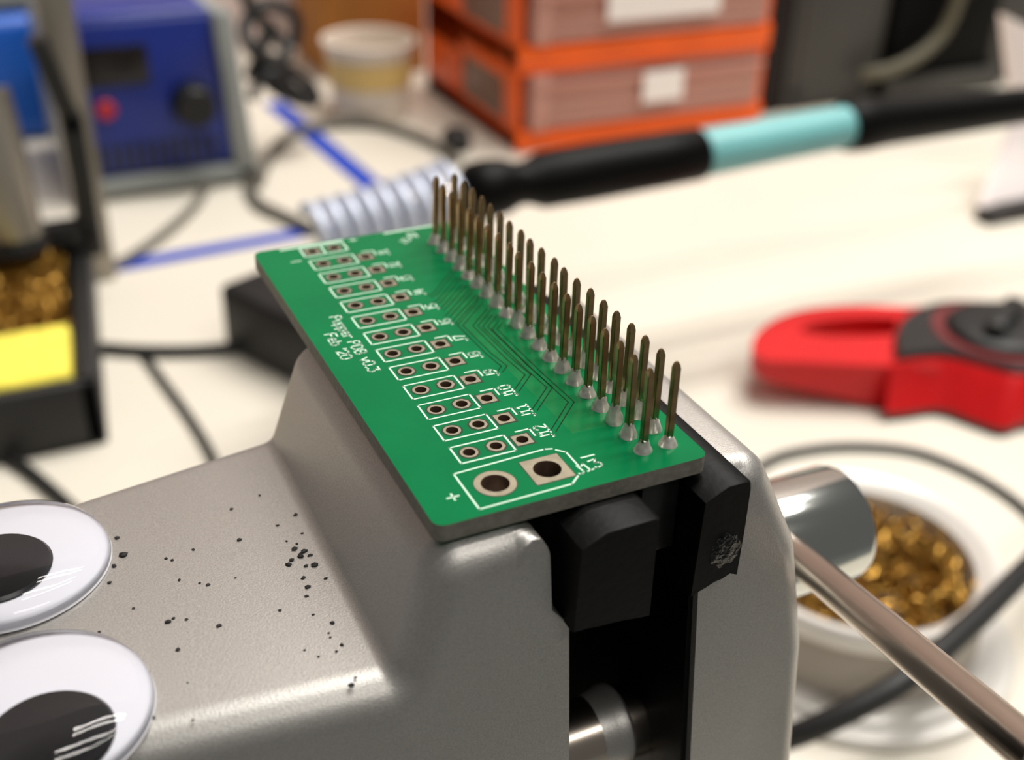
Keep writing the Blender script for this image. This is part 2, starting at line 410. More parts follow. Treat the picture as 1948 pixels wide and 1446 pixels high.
# --- stroke lettering as on a circuit board
G = {'P': ([[(0, 0), (0, 1), (.45, 1), (.6, .85), (.6, .62), (.45, .48), (0, .48)]], .8),
 'u': ([[(0, .65), (0, .15), (.12, 0), (.35, 0), (.5, .15)], [(.5, .65), (.5, 0)]], .72),
 'p': ([[(0, .65), (0, -.3)], [(0, .5), (.15, .65), (.38, .65), (.5, .5), (.5, .15), (.38, 0), (.15, 0), (0, .15)]], .72),
 'e': ([[(0, .34), (.5, .34), (.5, .5), (.38, .65), (.12, .65), (0, .5), (0, .14), (.12, 0), (.45, 0)]], .72),
 'r': ([[(0, 0), (0, .65)], [(0, .42), (.15, .62), (.4, .65)]], .58),
 'D': ([[(0, 0), (0, 1), (.35, 1), (.6, .75), (.6, .25), (.35, 0), (0, 0)]], .82),
 'B': ([[(0, 0), (0, 1), (.42, 1), (.56, .88), (.56, .64), (.42, .52), (0, .52)], [(.42, .52), (.6, .38), (.6, .13), (.45, 0), (0, 0)]], .82),
 'v': ([[(0, .65), (.25, 0), (.5, .65)]], .68), '.': ([[(0, 0), (.05, 0.05)]], .28), "'": ([[(0.05, 1), (0, .75)]], .25),
 'F': ([[(0, 0), (0, 1), (.58, 1)], [(0, .52), (.4, .52)]], .75),
 'b': ([[(0, 1), (0, 0)], [(0, .5), (.15, .65), (.38, .65), (.5, .5), (.5, .15), (.38, 0), (.15, 0), (0, .15)]], .72),
 'J': ([[(.4, 1), (.4, .2), (.28, 0), (.1, 0), (0, .12)]], .62),
 '0': ([[(.15, 0), (0, .2), (0, .8), (.15, 1), (.42, 1), (.57, .8), (.57, .2), (.42, 0), (.15, 0)]], .78),
 '1': ([[(.05, .8), (.25, 1), (.25, 0)], [(0.02, 0), (.48, 0)]], .72),
 '2': ([[(0, .82), (.15, 1), (.42, 1), (.56, .84), (.56, .62), (0, 0), (.58, 0)]], .78),
 '3': ([[(0, 1), (.56, 1), (.26, .6), (.42, .58), (.58, .42), (.58, .15), (.42, 0), (.12, 0), (0, .12)]], .78),
 '4': ([[(.42, 0), (.42, 1), (0, .32), (.6, .32)]], .78), '5': ([[(.54, 1), (.06, 1), (0, .54), (.4, .58), (.57, .42), (.57, .15), (.42, 0), (0, .05)]], .78),
 '6': ([[(.5, 1), (.15, .8), (0, .4), (0, .15), (.14, 0), (.42, 0), (.56, .15), (.56, .4), (.42, .54), (.14, .54), (0, .4)]], .78),
 '7': ([[(0, 1), (.58, 1), (.2, 0)]], .76), '9': ([[(.06, 0), (.4, .18), (.56, .6), (.56, .85), (.42, 1), (.14, 1), (0, .85), (0, .62), (.14, .46), (.42, .46), (.56, .6)]], .78),
 '8': ([[(.15, .54), (.02, .68), (.02, .86), (.15, 1), (.42, 1), (.55, .86), (.55, .68), (.42, .54), (.15, .54), (0, .38), (0, .14), (.15, 0), (.42, 0), (.57, .14), (.57, .38), (.42, .54)]], .78),
 '+': ([[(.3, .1), (.3, .8)], [(0, .45), (.6, .45)]], .8), '-': ([[(0, .45), (.55, .45)]], .7), ' ': ([], .55)}
def lettering(text, org, rd, length=None, h=1.1, wd=0.16, up=None):
    rd = Vector(rd).normalized(); upv = Vector(up) if up else Vector((-rd.y, rd.x))
    tot = sum(G[c][1] for c in text)-0.2; sx = (length/tot if length else h)
    bm = new(); pen = 0.0
    for c in text:
        st, adv = G[c]
        for pl in st:
            ribbon(bm, [tuple(Vector(org)+rd*((pen+a)*sx)+upv*(b*h)) for a, b in pl], wd, 0.004, 0.025)
        pen += adv
    return build('lettering', bm, 'silk', board, 0)
lettering('Pupper PDB v0.3', (-17.35, -13.75), (0, -1), 12.45, 1.1, 0.17)
lettering("Feb '20", (-19.0, -17.25), (0, -1), 5.6, 1.1, 0.17)
for k, y in enumerate(rowy):
    s = 'J%d' % (k+1); L = 2.15 if k > 8 else 1.35
    lettering(s, (-6.05, y-0.65 if k > 8 else y-0.35), (0, 1), L, 1.15, 0.17)
lettering('J13', (-6.75, -49.35), (0.9, 0.16), 2.5, 1.15, 0.17)
lettering('+', (-18.3, -48.65), (1, 0), 1.0, 1.25, 0.17)
lettering('-', (-5.5, -47.65), (1, 0), 1.1, 1.0, 0.17)
lettering('-', (-17.2, 0.6), (1, 0), 1.0, 1.0, 0.17)
lettering('+', (-9.2, 4.0), (1, 0), 0.9, 0.9, 0.17)
lettering('J14', (-3.4, 1.0), (0.75, 0.66), 2.6, 1.0, 0.17)
for y in rowy:                                        # box round the two outer pads, angle mark beside the square one
    bm = new(); yc = y
    ribbon(bm, [(-15.3, yc+1.3), (-15.3, yc-1.33), (-10.15, yc-1.33), (-10.15, yc+1.3), (-15.3, yc+1.3)], 0.17, 0.004, 0.025)
    ribbon(bm, [(-8.95, yc+1.36), (-7.6, yc+1.36), (-7.6, yc+0.15)], 0.17, 0.004, 0.025)
    build('connector_outline', bm, 'silk', board, 0)
bm = new()
ribbon(bm, [(-16.5, -45.1), (-16.5, -50.45), (-8.0, -50.3), (-7.05, -49.5)], 0.17, 0.004, 0.025)
ribbon(bm, [(-6.3, -48.3), (-6.3, -45.9), (-6.95, -45.25)], 0.17, 0.004, 0.025)
ribbon(bm, [(-7.2, -44.95), (-7.85, -44.75), (-16.5, -45.1)], 0.17, 0.004, 0.025)
build('connector_outline', bm, 'silk', board, 0)
bm = new()
ribbon(bm, [(-15.35, 4.3), (-15.35, 1.75), (-10.15, 1.9), (-10.15, 4.3), (-15.35, 4.3)], 0.2, 0.004, 0.025)
ribbon(bm, [(-12.85, 4.3), (-12.85, 1.8)], 0.2, 0.004, 0.025)
build('connector_outline', bm, 'silk', board, 0)
bm = new()
ribbon(bm, [(-17.4, 4.75), (-10.0, 4.85)], 0.36, 0.004, 0.025)
ribbon(bm, [(-4.6, 4.85), (1.6, 4.95)], 0.36, 0.004, 0.025)
ribbon(bm, [(-2.2, 3.6), (-1.3, 3.6), (-1.3, 2.4)], 0.2, 0.004, 0.025)
build('edge_outline', bm, 'silk', board, 0)
bm = new(); prism(bm, [(-5.4, -13.0), (-5.4, -20.5), (-4.6, -36), (-4.4, -43.5), (4.2, -43.5), (4.2, -13.0)], 0.0, 0.003)
build('copper_pour', bm, 'pour', board, 0)
# --- copper tracks: each shows as a pair of dark gaps in the lighter copper under the mask
paths = []
lanes = [(-2.0, -22.8), (-2.65, -21.9), (-3.5, -21.3), (-4.9, -20.6)]
for k, (lx, cy) in enumerate(lanes):
    ys = rowy[11-k]; xs = -5.75
    y1 = ys+0.2+(lx-xs)
    paths.append([(xs, ys+0.2), (lx, y1), (lx-0.35, (y1+cy)/2-2), (lx-0.6, cy), (-1.25, cy+(-1.25-lx+0.6))])
for k in range(4, 9):
    ys = rowy[11-k]; c = -19.6+(k-4)*1.7
    paths.append([(-6.0, c-0.4), (-5.7+0.12*(k-4), c), (-1.25, c+4.4)])
for pl in paths:
    bm = new()
    for s in (-1, 1):
        q = []
        for i, p in enumerate(pl):
            a = Vector(pl[max(i-1, 0)]); b = Vector(pl[min(i+1, len(pl)-1)]); pv = Vector(p)
            t1 = (pv-a).normalized() if i else (b-pv).normalized(); t2 = (b-pv).normalized() if i < len(pl)-1 else t1
            n1 = Vector((-t1.y, t1.x)); n2 = Vector((-t2.y, t2.x)); m = (n1+n2).normalized()
            q.append(tuple(pv+m*s*0.25/max(0.4, m.dot(n1))))
        ribbon(bm, q, 0.115, 0.003, 0.006)
    build('copper_track', bm, 'trace', board, 0)
# --- pin header: black body under the board, forty pins, a blob of solder round each
bm = new()
box(bm, -0.95, 2.95, -50.2, 1.6, -10.1, -1.62, 0.25)
header = build('pin_header', bm, 'black', board, 30)
def pin_mesh(x, y):
    bm = new(); h = 0.32
    lv = [(-1.7, h), (7.55, h), (8.1, 0.2), (8.28, 0.1)]
    rs = [[bm.verts.new((x+sx*q, y+sy*q, z)) for sx, sy in ((-1, -1), (1, -1), (1, 1), (-1, 1))] for z, q in lv]
    for A, B in zip(rs, rs[1:]):
        for k in range(4): bm.faces.new((A[k], A[(k+1) % 4], B[(k+1) % 4], B[k]))
    bm.faces.new(rs[-1]); bm.faces.new(rs[0][::-1])
    bmesh.ops.bevel(bm, geom=[e for e in bm.edges if abs(e.verts[0].co.z-e.verts[1].co.z) > 3], offset=0.07, segments=2, affect='EDGES')
    return bm
pin0 = build('header_pin', pin_mesh(0, 0), 'pin', header, 30, (0, 0, 0))
def blob(rad, h, seed):
    rnd = random.Random(seed); bm = new()
    prof = [(rad*1.08, 0.0), (rad, 0.12*h), (rad*0.86, 0.35*h), (rad*0.66, 0.62*h), (rad*0.5, 0.85*h), (rad*0.36, h), (0, h*1.02)]
    lathe(bm, prof, (0, 0, 0), (0, 0, 1), 16)
    for v in bm.verts:
        v.co.x *= 1+rnd.uniform(-.06, .06); v.co.y *= 1+rnd.uniform(-.06, .06)
        v.co.x += v.co.z*0.1*rnd.uniform(-1, 1)
    return bm
blobs = [build('solder_joint', blob(0.80, 1.35+0.2*s, s), 'solder', board, 60, (0, 0, 0)) for s in range(4)]
used = set()
rnd = random.Random(11)
for cx in range(2):
    for k in range(20):
        dx, dy = 2.54*cx, -2.54*k
        if cx or k:
            c = copy_to(pin0, (dx, dy, 0), header)
            c.rotation_euler = (rnd.uniform(-.012, .012), rnd.uniform(-.012, .012), rnd.uniform(-.05, .05))
            if cx == 0 and k == 0: pass
        i = (k*7+cx*3) % 4
        if i not in used:
            used.add(i); blobs[i].location += Vector((dx, dy, 0.0))*MM; b0 = blobs[i]
        else:
            b0 = blobs[i].copy(); COL.objects.link(b0); b0.parent = board
            b0.location = blobs[i].location*0 + (M3((dx, dy, 0))-wloc(board))
        b0.rotation_euler.z = rnd.uniform(0, 6.28)
        b0.scale = (1, 1, rnd.uniform(0.75, 1.1))
pin0.rotation_euler = (0, 0.03, 0)

# ================================================================== googly eyes and crumbs on the vise deck
def deck_w(x): return -13.0-(-25.0-x)*(1.4/49.0)
def eye(cx, cy, px, py, label, tilt):
    w = deck_w(cx)+0.05
    e = thing('googly_eye', label, 'googly eye', (cx, cy, w), 'googly eyes on the vise')
    bm = new(); lathe(bm, [(0, 0), (8.9, 0), (9.15, 0.25), (9.0, 0.7), (8.5, 0.85), (0, 0.85)], (cx, cy, w), (0, 0, 1), 64)
    build('white_disc', bm, 'white', e)
    bm = new(); lathe(bm, [(0, 0.9), (4.9, 0.9), (4.95, 1.1), (4.7, 1.35), (0, 1.4)], (px, py, w), (0, 0, 1), 48)
    build('pupil', bm, 'ink', e)
    bm = new(); lathe(bm, [(9.1, 0.5), (9.0, 1.0), (8.6, 1.6), (7.7, 2.2), (6.0, 2.8), (3.5, 3.2), (0, 3.3)], (cx, cy, w), (0, 0, 1), 64)
    build('clear_dome', bm, 'clear', e, 60)
eye(-52.2, -24.8, -53.2, -25.6, 'googly eye on the vise deck, the one farther back with greyish pupil', 0)
eye(-51.9, -44.9, -51.2, -48.4, 'googly eye on the vise deck, the one nearer the front edge', 0)
spots = [(235, 1057, .42), (222, 1024, .22), (217, 1077, .26), (208, 1109, .2), (560, 1045, .3), (572, 1058, .34), (578, 1050, .3), (590, 1057, .22), (555, 1066, .24), (549, 1075, .28), (598, 1076, .3), (582, 1077, .2), (577, 1100, .2), (585, 1118, .26), (583, 1135, .2), (632, 1186, .24), (650, 1228, .18), (668, 1305, .3), (676, 1290, .14), (320, 1184, .28), (330, 1177, .15), (417, 1191, .24), (396, 1113, .2), (380, 1110, .12), (455, 1028, .24), (440, 969, .18), (368, 1046, .16), (338, 1237, .2), (316, 1063, .16), (328, 1066, .16), (341, 1104, .16), (355, 1179, .15), (528, 1000, .16), (562, 980, .2), (575, 1015, .14), (683, 1133, .2), (657, 1093, .16), (620, 1101, .16), (290, 1366, .22), (282, 1280, .2), (367, 1371, .13), (532, 1162, .16), (596, 1170, .13), (628, 1213, .12), (690, 1180, .1), (606, 1250, .12), (580, 1237, .12), (189, 1203, .16), (254, 1158, .14), (494, 943, .16), (357, 1299, .1), (448, 1100, .1), (545, 1030, .14), (565, 1035, .15), (640, 1240, .14), (625, 1205, .1)]
bm = new(); rnd = random.Random(2)
for px, py, rad in spots:
    p = at(px, py, deck_w(-38))
    p = at(px, py, deck_w(p.x))
    t = bmesh.new(); bmesh.ops.create_icosphere(t, subdivisions=1, radius=rad*1.05)
    for v in t.verts:
        v.co = Vector((v.co.x*rnd.uniform(.6, 1.5), v.co.y*rnd.uniform(.6, 1.3), v.co.z*rnd.uniform(.4, .7)))+p+Vector((0, 0, rad*0.25))
    merge(bm, t)
tag(build('rubber_crumbs', bm, 'crumb', None, 0), 'black rubber crumbs scattered over the grey vise deck', 'crumbs', kind='stuff')

# ================================================================== soldering iron in its spring stand
st = thing('iron_stand', 'black iron stand with a steel coil spring, behind the green board', 'iron stand', (45, 235, T))
bm = new()
box(bm, 0, 70, 0, 66, T, T+25, 2.5, seg=3)
for v in bm.verts:
    q = Vector((19, 250)) + Vector((.91, .41))*v.co.x + Vector((.41, -.91))*v.co.y; v.co.x, v.co.y = q.x, q.y
build('base_block', bm, 'stand', st)
c0, c1 = aty(596, 446, 178), aty(842, 388, 178)
ax = (c1-c0); ax.normalize()
post_x = 68
bm = new(); box(bm, post_x-4, post_x+4, 206, 213, T+23, c1.z-7, 1.5); box(bm, post_x-4, post_x+4, 176, 213, c1.z-15, c1.z-8.6, 1.5)
build('support_post', bm, 'stand', st)
aa, uu, vv = frame_of(ax)
turns = 8.3; L = (c1-c0).length*1.06; pts = []
for k in range(int(turns*26)+1):
    a = 2*math.pi*k/26; tt = k/(turns*26)
    rad = 7.6+3.2*tt*tt
    pts.append(c0+ax*(L*tt)+(uu*math.cos(a)+vv*math.sin(a))*rad)
bm = new(); tube(bm, pts, 2.0, 10); build('coil_spring', bm, 'spring', st, 60)
i0, i1, i2, i3 = aty(880, 368, 184), aty(1335, 292, 184), aty(1610, 241, 184), aty(1990, 196, 184)
iron = thing('soldering_iron', 'soldering iron with black grip and pale teal band lying across the desk behind the pins', 'soldering iron', (i1.x, i1.y, i1.z-9))
def part_lathe(name, a, b, prof, m, rads=1, parent=iron, lab=None):
    bm = new(); ax = (b-a); Ln = ax.length
    lathe(bm, [(rr, h*Ln) for rr, h in prof], a, ax, 36)
    o = build(name, bm, m, parent, 50)
    if lab: o['label'] = lab
    return o
d1 = (i1-i0)
part_lathe('grip', i0, i1, [(0, 0), (5.5, 0.0), (8.6, .03), (9.0, .10), (8.4, .16), (6.6, .21), (6.7, .25), (8.7, .31), (9.0, .5), (8.8, .8), (8.6, .98), (7.6, 1.0), (0, 1.0)], 'rubber')
part_lathe('teal_band', i1-(i1-i0)*0.02, i2, [(0, 0), (7.7, 0), (7.9, .03), (7.4, .5), (7.2, 1.0), (0, 1.0)], 'teal', lab='pale teal plastic band')
part_lathe('strain_relief', i2, i3, [(0, -.01), (8.4, -.01), (9.0, .03), (9.0, .10), (8.4, .16), (7.6, .5), (6.4, 1.0), (0, 1.0)], 'rubber')
it = i0-(d1.normalized())*40
part_lathe('tip_barrel', i0, it, [(0, 0), (3.2, 0), (3.2, .6), (2.2, .65), (2.0, .9), (0, 1)], 'steel')
e0 = i3; bm = new(); tube(bm, spline([e0-(i3-i2).normalized()*4, e0+Vector((30, -3, 1)), e0+Vector((70, -20, -16)), e0+Vector((95, -50, -50)), e0+Vector((110, -90, -66.5))], 8), 3.4, 10)
build('cord', bm, 'cable', iron)
# ================================================================== tin of brass wool
TC = (127.5, 45.5)
tin = thing('tip_cleaner_tin', 'round whitish tin on a wide foot holding brass wool, right of the vise', 'tip cleaner', (TC[0], TC[1], T))
bm = new(); lathe(bm, [(0, 0), (40.2, 0), (40.8, 1.2), (40.2, 2.6), (37, 3.2), (36.2, 4.6), (34.5, 5.2), (32.2, 5.4), (0, 5.4)], (TC[0], TC[1], T), seg=80)
build('foot_ring', bm, 'tinwhite', tin)
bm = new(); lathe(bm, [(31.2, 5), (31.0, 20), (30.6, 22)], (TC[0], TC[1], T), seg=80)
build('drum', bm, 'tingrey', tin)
bm = new(); lathe(bm, [(30.6, 20.5), (32.6, 20.8), (33.2, 22.2), (33.2, 25.0), (32.4, 26.3), (31.2, 26.3), (29.6, 25.2), (27.2, 23.4), (26.6, 16)], (TC[0], TC[1], T), seg=80)
build('rim', bm, 'tinwhite', tin)
def wool(name, n, region, lab, cat, loopr, wire, seed):
    rnd = random.Random(seed); bm = new()
    for _ in range(n):
        c = Vector(region(rnd)); rr = rnd.uniform(*loopr)
        a, u, v = frame_of((rnd.uniform(-1, 1), rnd.uniform(-1, 1), rnd.uniform(-.6, 1.2)))
        ph = rnd.uniform(0, 6.28); tw = rnd.uniform(2.5, 6.0); pitch = rnd.uniform(-1.2, 1.2)
        pts = [c+(u*math.cos(ph+tw*k/9)+v*math.sin(ph+tw*k/9))*rr*(1+.2*math.sin(k))+a*pitch*(k/9) for k in range(10)]
        tube(bm, pts, wire, 4, cap=False)
    return tag(build(name, bm, 'brass', None, 60), lab, cat, kind='stuff')
def in_tin(rnd):
    q = math.sqrt(rnd.random())*25.5; a = rnd.uniform(0, 6.283)
    return (TC[0]+q*math.cos(a), TC[1]+q*math.sin(a), T+rnd.uniform(12, 22.5)+5.0*(1-(q/26)**2)*rnd.random())
wool('brass_wool', 700, in_tin, 'dark golden brass wool packed in the round tin', 'brass wool', (1.5, 3.6), 0.42, 21)
# ================================================================== clamp meter
OA = Vector((169.0, 145.0)); AX = Vector((0.885, -0.465)).normalized(); AP = Vector((-AX.y, AX.x))
def LM(a, p): q = OA+AX*a+AP*p; return (q.x, q.y)
meter = thing('clamp_meter', 'red clamp meter with dark face and rotary dial lying on the desk', 'clamp meter', (*LM(50, 15), T))
def sp2(pts, n=6): return [(p.x, p.y) for p in spline([(a, b, 0) for a, b in pts], n)]
def loft(bm, lo, hi, z0, z1, mi=0, bev=0.0):
    A = [bm.verts.new((*LM(*p), z0)) for p in lo]; B = [bm.verts.new((*LM(*p), z1-bev)) for p in hi]; n = len(lo)
    rings = [A, B]
    if bev:
        cx = sum(p[0] for p in hi)/n; cy = sum(p[1] for p in hi)/n
        rings.append([bm.verts.new((*LM(p[0]+(cx-p[0])*bev/30, p[1]+(cy-p[1])*bev/22), z1)) for p in hi])
    for X, Y in zip(rings, rings[1:]):
        for k in range(n): bm.faces.new((X[k], X[(k+1) % n], Y[(k+1) % n], Y[k])).material_index = mi
    for R_ in (rings[0][::-1], rings[-1]):
        fc = bm.faces.new(R_); fc.material_index = mi; bmesh.ops.triangulate(bm, faces=[fc])
jo = sp2([(4, -.5), (0.5, 3), (0, 10), (3, 19), (10, 29), (19, 36.5), (30, 41), (46, 43.5), (60, 43)])+[(60, 2), (44, -.5)]
ji = sp2([(17, 21), (22, 27), (31, 31.5), (44, 34.5), (56, 34)], 5)+[(56, 24), (42, 20), (27, 18.5)]
bm = new(); prism(bm, [LM(*p) for p in jo], T+1, T+17, [[LM(*p) for p in ji][::-1]])
bmesh.ops.bevel(bm, geom=[e for e in bm.edges if len(e.link_faces) == 2 and e.calc_face_angle(0) > 1.2 and min(e.verts[0].co.z, e.verts[1].co.z) > T+16.9], offset=1.6, segments=3, affect='EDGES')
for v in bm.verts:
    if v.co.z < T+1.5:
        v.co.z = T+1+max(0.0, 9.5*(1-(Vector((v.co.x, v.co.y))-OA).dot(AX)/42))
build('clamp_jaw', bm, 'red', meter, 40)
lo = sp2([(42, -8), (50, -6), (61, -3), (70, -9), (78, -14), (86, -10), (100, -6), (140, -6)])+sp2([(140, 50), (100, 50), (70, 48), (56, 45)])
hi = sp2([(43, -2), (50, 0.5), (61, 3.2), (71, -1.5), (80, -7), (87, -6), (100, -2), (140, -2)])+sp2([(140, 47), (100, 47), (70, 45.5), (56, 43)])
bm = new(); loft(bm, lo, lo, T, T+3.2); build('base_shell', bm, 'face', meter, 40)
bm = new(); loft(bm, lo, hi, T+3.2, T+18, bev=1.5); build('body_shell', bm, 'red', meter, 40)
fo = sp2([(45, 0.8), (61, 4.6), (71, 0.5), (80, -4.5), (88, -4), (100, -0.5), (140, -0.5)])+sp2([(140, 45), (90, 45), (74, 44), (63, 39), (54, 29), (48, 16)])
bm = new(); loft(bm, fo, fo, T+17.2, T+20.5, bev=1.2); build('face_plate', bm, 'face', meter, 40)
dc = LM(84, 20)
bm = new(); lathe(bm, [(18.5, 20.45), (18.5, 20.9), (22.3, 20.9), (22.3, 20.45)], (dc[0], dc[1], T), seg=64); build('dial_ring', bm, 'redring', meter)
bm = new(); lathe(bm, [(0, 20.4), (17.6, 20.4), (17.6, 22.6), (16.5, 23.6), (15.0, 24.0), (0, 24.0)], (dc[0], dc[1], T), seg=48)
dial = build('rotary_dial', bm, 'knob', meter, 40)
bm = new(); box(bm, dc[0]-13, dc[0]+13, dc[1]-3.2, dc[1]+3.2, T+24, T+29, 1.4, rot=Matrix.Rotation(0.5, 3, 'Z')); build('grip_bar', bm, 'knob', dial)
bm = new(); box(bm, 0, 9, 0, 3, 0, 1.2, 0.4)
lcd = [LM(112, 4), LM(136, 4), LM(136, 40), LM(112, 40)]
bm.free(); bm = new(); prism(bm, lcd, T+20.4, T+21.2); build('display', bm, 'display', meter)
# ================================================================== cables on the desk near the vise and tin
def cable(name, px, rad, m, label, lift=0.0, cat='cable', raw=None, group=None):
    pts = raw if raw else [at(x, y, T+rad+lift) for x, y in px]
    bm = new(); tube(bm, spline(pts, 10), rad, 12)
    return tag(build(name, bm, m, None, 60), label, cat, group)
cable('black_cable', [(1290, 1150), (1370, 1000), (1420, 915), (1475, 872), (1560, 853), (1650, 850), (1740, 860), (1820, 888), (1890, 925), (1948, 968), (2020, 1040), (2080, 1160), (2110, 1320)], 1.4, 'cable', 'thin black cable arcing behind the round tin')
raw = [at(1330, 1480, T+5), at(1440, 1425, T+12), at(1540, 1388, T+20), at(1650, 1335, T+26), at(1740, 1280, T+29), at(1850, 1185, T+29), at(1950, 1085, T+27), at(2050, 985, T+20), at(2140, 905, T+8), at(2220, 850, T+3.2)]
cable('black_cable', None, 2.7, 'cable', 'thick black cable crossing in front of the round tin', raw=raw)
cable('black_cable', [(262, 664), (285, 690), (310, 725), (345, 772), (378, 822), (405, 872), (425, 930), (440, 1010)], 1.45, 'cable', 'black cable running down the desk between the left stand and the vise')
cable('black_cable', [(196, 662), (260, 667), (340, 668), (420, 664), (470, 658)], 2.1, 'cable', 'short black cable from the left stand to the iron stand block')
cable('black_cable', [(10, 868), (50, 893), (95, 930), (140, 972), (190, 1030), (240, 1100)], 2.0, 'cable', 'black cable leading from under the sponge tray towards the googly eyes')
# ================================================================== sponge and brass wool tray, left
tray = thing('sponge_tray', 'black iron holder tray with yellow sponge and brass wool, left', 'soldering stand', (-62, 255, T))
TX0, TX1, TY0, TY1 = -100, -27.5, 204, 318
bm = new()
box(bm, TX0, TX1, TY0, TY1, T, T+3, 1)
box(bm, TX0, TX1, TY0, TY0+5, T, T+22.5, 1.5); box(bm, TX0, TX0+5, TY0, TY1, T, T+22.5, 1.5)
box(bm, TX1-6.5, TX1, TY0, TY1, T, T+22.5, 1.5); box(bm, TX0, TX1, TY1-8, TY1, T, T+30, 1.5)
for v in bm.verts:                                      # the tray stands slightly turned to the desk's edge
    k = (v.co.y-TY0)/(TY1-TY0); v.co.x += 13*k
build('tray', bm, 'stand', tray)
bm = new()
box(bm, -18.5, -11.0, 300, 309, T+20, T+74, 1.2)
box(bm, -18.0, -11.5, 300, 309, T+66, T+100, 1.2, rot=Matrix.Rotation(-0.22, 3, 'Y'), piv=(-15, 304, T+70))
build('side_bracket', bm, 'stand', tray)
bm = new(); box(bm, -18, -6, 322, 328, T, T+150, 1.5)
build('support_post', bm, 'greymetal', tray)
fa, fb = Vector((-62, 300, T+28)), Vector((-40, 312, T+70))
bm = new(); lathe(bm, [(0, 0), (9, 0), (9.6, 2), (12.5, 30), (13.5, 50), (12.6, 50.5), (11.5, 49), (8, 2)], (-40, 292, T+34), (-0.12, 0.3, 1), 36)
build('holder_funnel', bm, 'greymetal', tray)
bm = new(); lathe(bm, [(0, 0), (10.5, 0), (10.5, 6), (0, 6)], (-40, 292, T+29), (-0.12, 0.3, 1), 36); box(bm, -60, -14, 300, 308, T+24, T+34, 1)
build('funnel_collar', bm, 'stand', tray)
bm = new(); box(bm, TX0+6, TX1-7.5, TY0+6, 244, T+3, T+23.5, 2.0, seg=3)
for v in bm.verts: v.co.x += 13*(v.co.y-TY0)/(TY1-TY0)
tag(build('cleaning_sponge', bm, 'sponge'), 'yellow cleaning sponge in the front of the black tray', 'sponge')
def in_tray(rnd):
    y = rnd.uniform(249, 303); return (rnd.uniform(TX0+8, TX1-11)+13*(y-TY0)/(TY1-TY0), y, T+rnd.uniform(8, 26))
wool('brass_wool', 1700, in_tray, 'pale golden brass wool heaped behind the yellow sponge', 'brass wool', (1.2, 4.0), 0.34, 5)
# ================================================================== orange drawer units
def drawer_unit(z, label, lw, lc):
    u = thing('drawer_unit', label, 'drawer unit', (277, 455, T+z), 'stacked orange drawer units')
    x0, x1, y0, y1, h = 202.5, 352, 398, 520, 43.0
    b = T+z; bm = new()
    box(bm, x0, x1, y0-3, y1, b, b+10.5, 1.2); box(bm, x0, x1, y0-3, y1, b+h-3.0, b+h, 0.8)
    box(bm, x1-3, x1, y0, y1, b, b+h, 0.8); box(bm, x0, x1, y1-3, y1, b, b+h, 0.8)
    box(bm, x0, x0+3, y0, y0+16, b, b+h, 0.8); box(bm, x0, x0+3, y0+16, y1, b, b+11, 0.8); box(bm, x0, x0+3, y0+16, y1, b+h-9, b+h, 0.8); box(bm, x0, x0+3, y0+70, y1, b, b+h, 0.8)
    build('frame', bm, 'orange', u)
    bm = new(); box(bm, x0+.8, x0+2, y0+14, y0+72, b+9, b+h-7); build('side_window', bm, 'smoke', u)
    bm = new()
    box(bm, x0+6, x1-4, y0-2.5, y0+1, b+10.8, b+h-9, 1.0); box(bm, x0+6, x1-4, y0-6, y0-1, b+h-11.5, b+h-8, 1.0)
    box(bm, x0+6, x1-4, y0-1, y0+1, b+h-8, b+h-2.5, 0.5); box(bm, x0+6, x0+17, y0-5, y0, b+10.7, b+h-3.2, 1.5)
    box(bm, x0+6, x1-4, y0+1, y0+110, b+7, b+9); box(bm, x0+6, x0+8, y0+1, y0+110, b+7, b+h-8); box(bm, x1-6, x1-4, y0+1, y0+110, b+7, b+h-8)
    box(bm, x0+18, x1-6, y0-4, y0-2, b+11.5, b+15, 0.6)
    dr = build('drawer', bm, 'drawer', u)
    bm = new(); box(bm, lc-lw/2, lc+lw/2, y0-7, y0-6.2, b+h-23, b+h-7); build('paper_label', bm, 'label', dr)
drawer_unit(0, 'lowest orange drawer unit of the stack, with a small white label', 24, 284)
drawer_unit(43.2, 'middle orange drawer unit with a wide white label, second from the desk', 66, 281)
drawer_unit(86.4, 'upper orange drawer unit resting on the wide-labelled one', 40, 281)
# ================================================================== boxes right of the drawers
bm = new(); box(bm, 356, 372, 404, 470, T, T+95, 2); o = build('equipment_box', bm, 'brownbox', None)
tag(o, 'narrow brownish black box between the drawers and the grey cabinet', 'box')
cab = thing('equipment_box', 'dark grey equipment cabinet beyond the teal band of the iron', 'box', (407, 450, T))
bm = new(); box(bm, 373, 440, 404, 510, T, T+120, 2.5); build('case', bm, 'darkbox', cab)
bm = new(); box(bm, 379, 434, 402.8, 404.6, T+5, T+114, 1); build('front_panel', bm, 'darkbox', cab)
for sx in (381, 431):
    bm = new(); lathe(bm, [(0, 0), (3, 0), (3, 1.2), (0, 1.2)], (sx, 402.8, T+9), (0, -1, 0), 16); build('screw', bm, 'stand', cab)
bk = thing('equipment_box', 'black box farther right with a grey cable hanging before it', 'box', (482, 440, T))
bm = new(); box(bm, 441, 522, 400, 480, T, T+120, 3); build('case', bm, 'blackbox', bk)
bm = new(); box(bm, 441, 530, 396, 401, T, T+13, 1); build('plinth', bm, 'darkbox', bk)
raw = [aty(1840, -60, 392), aty(1822, 0, 392), aty(1795, 60, 392), aty(1755, 100, 392), aty(1712, 125, 392), aty(1672, 138, 392), aty(1640, 142, 398)]
cable('tan_cable', None, 3.6, 'tan', 'dull tan cable curving down in front of the black box', raw=raw)
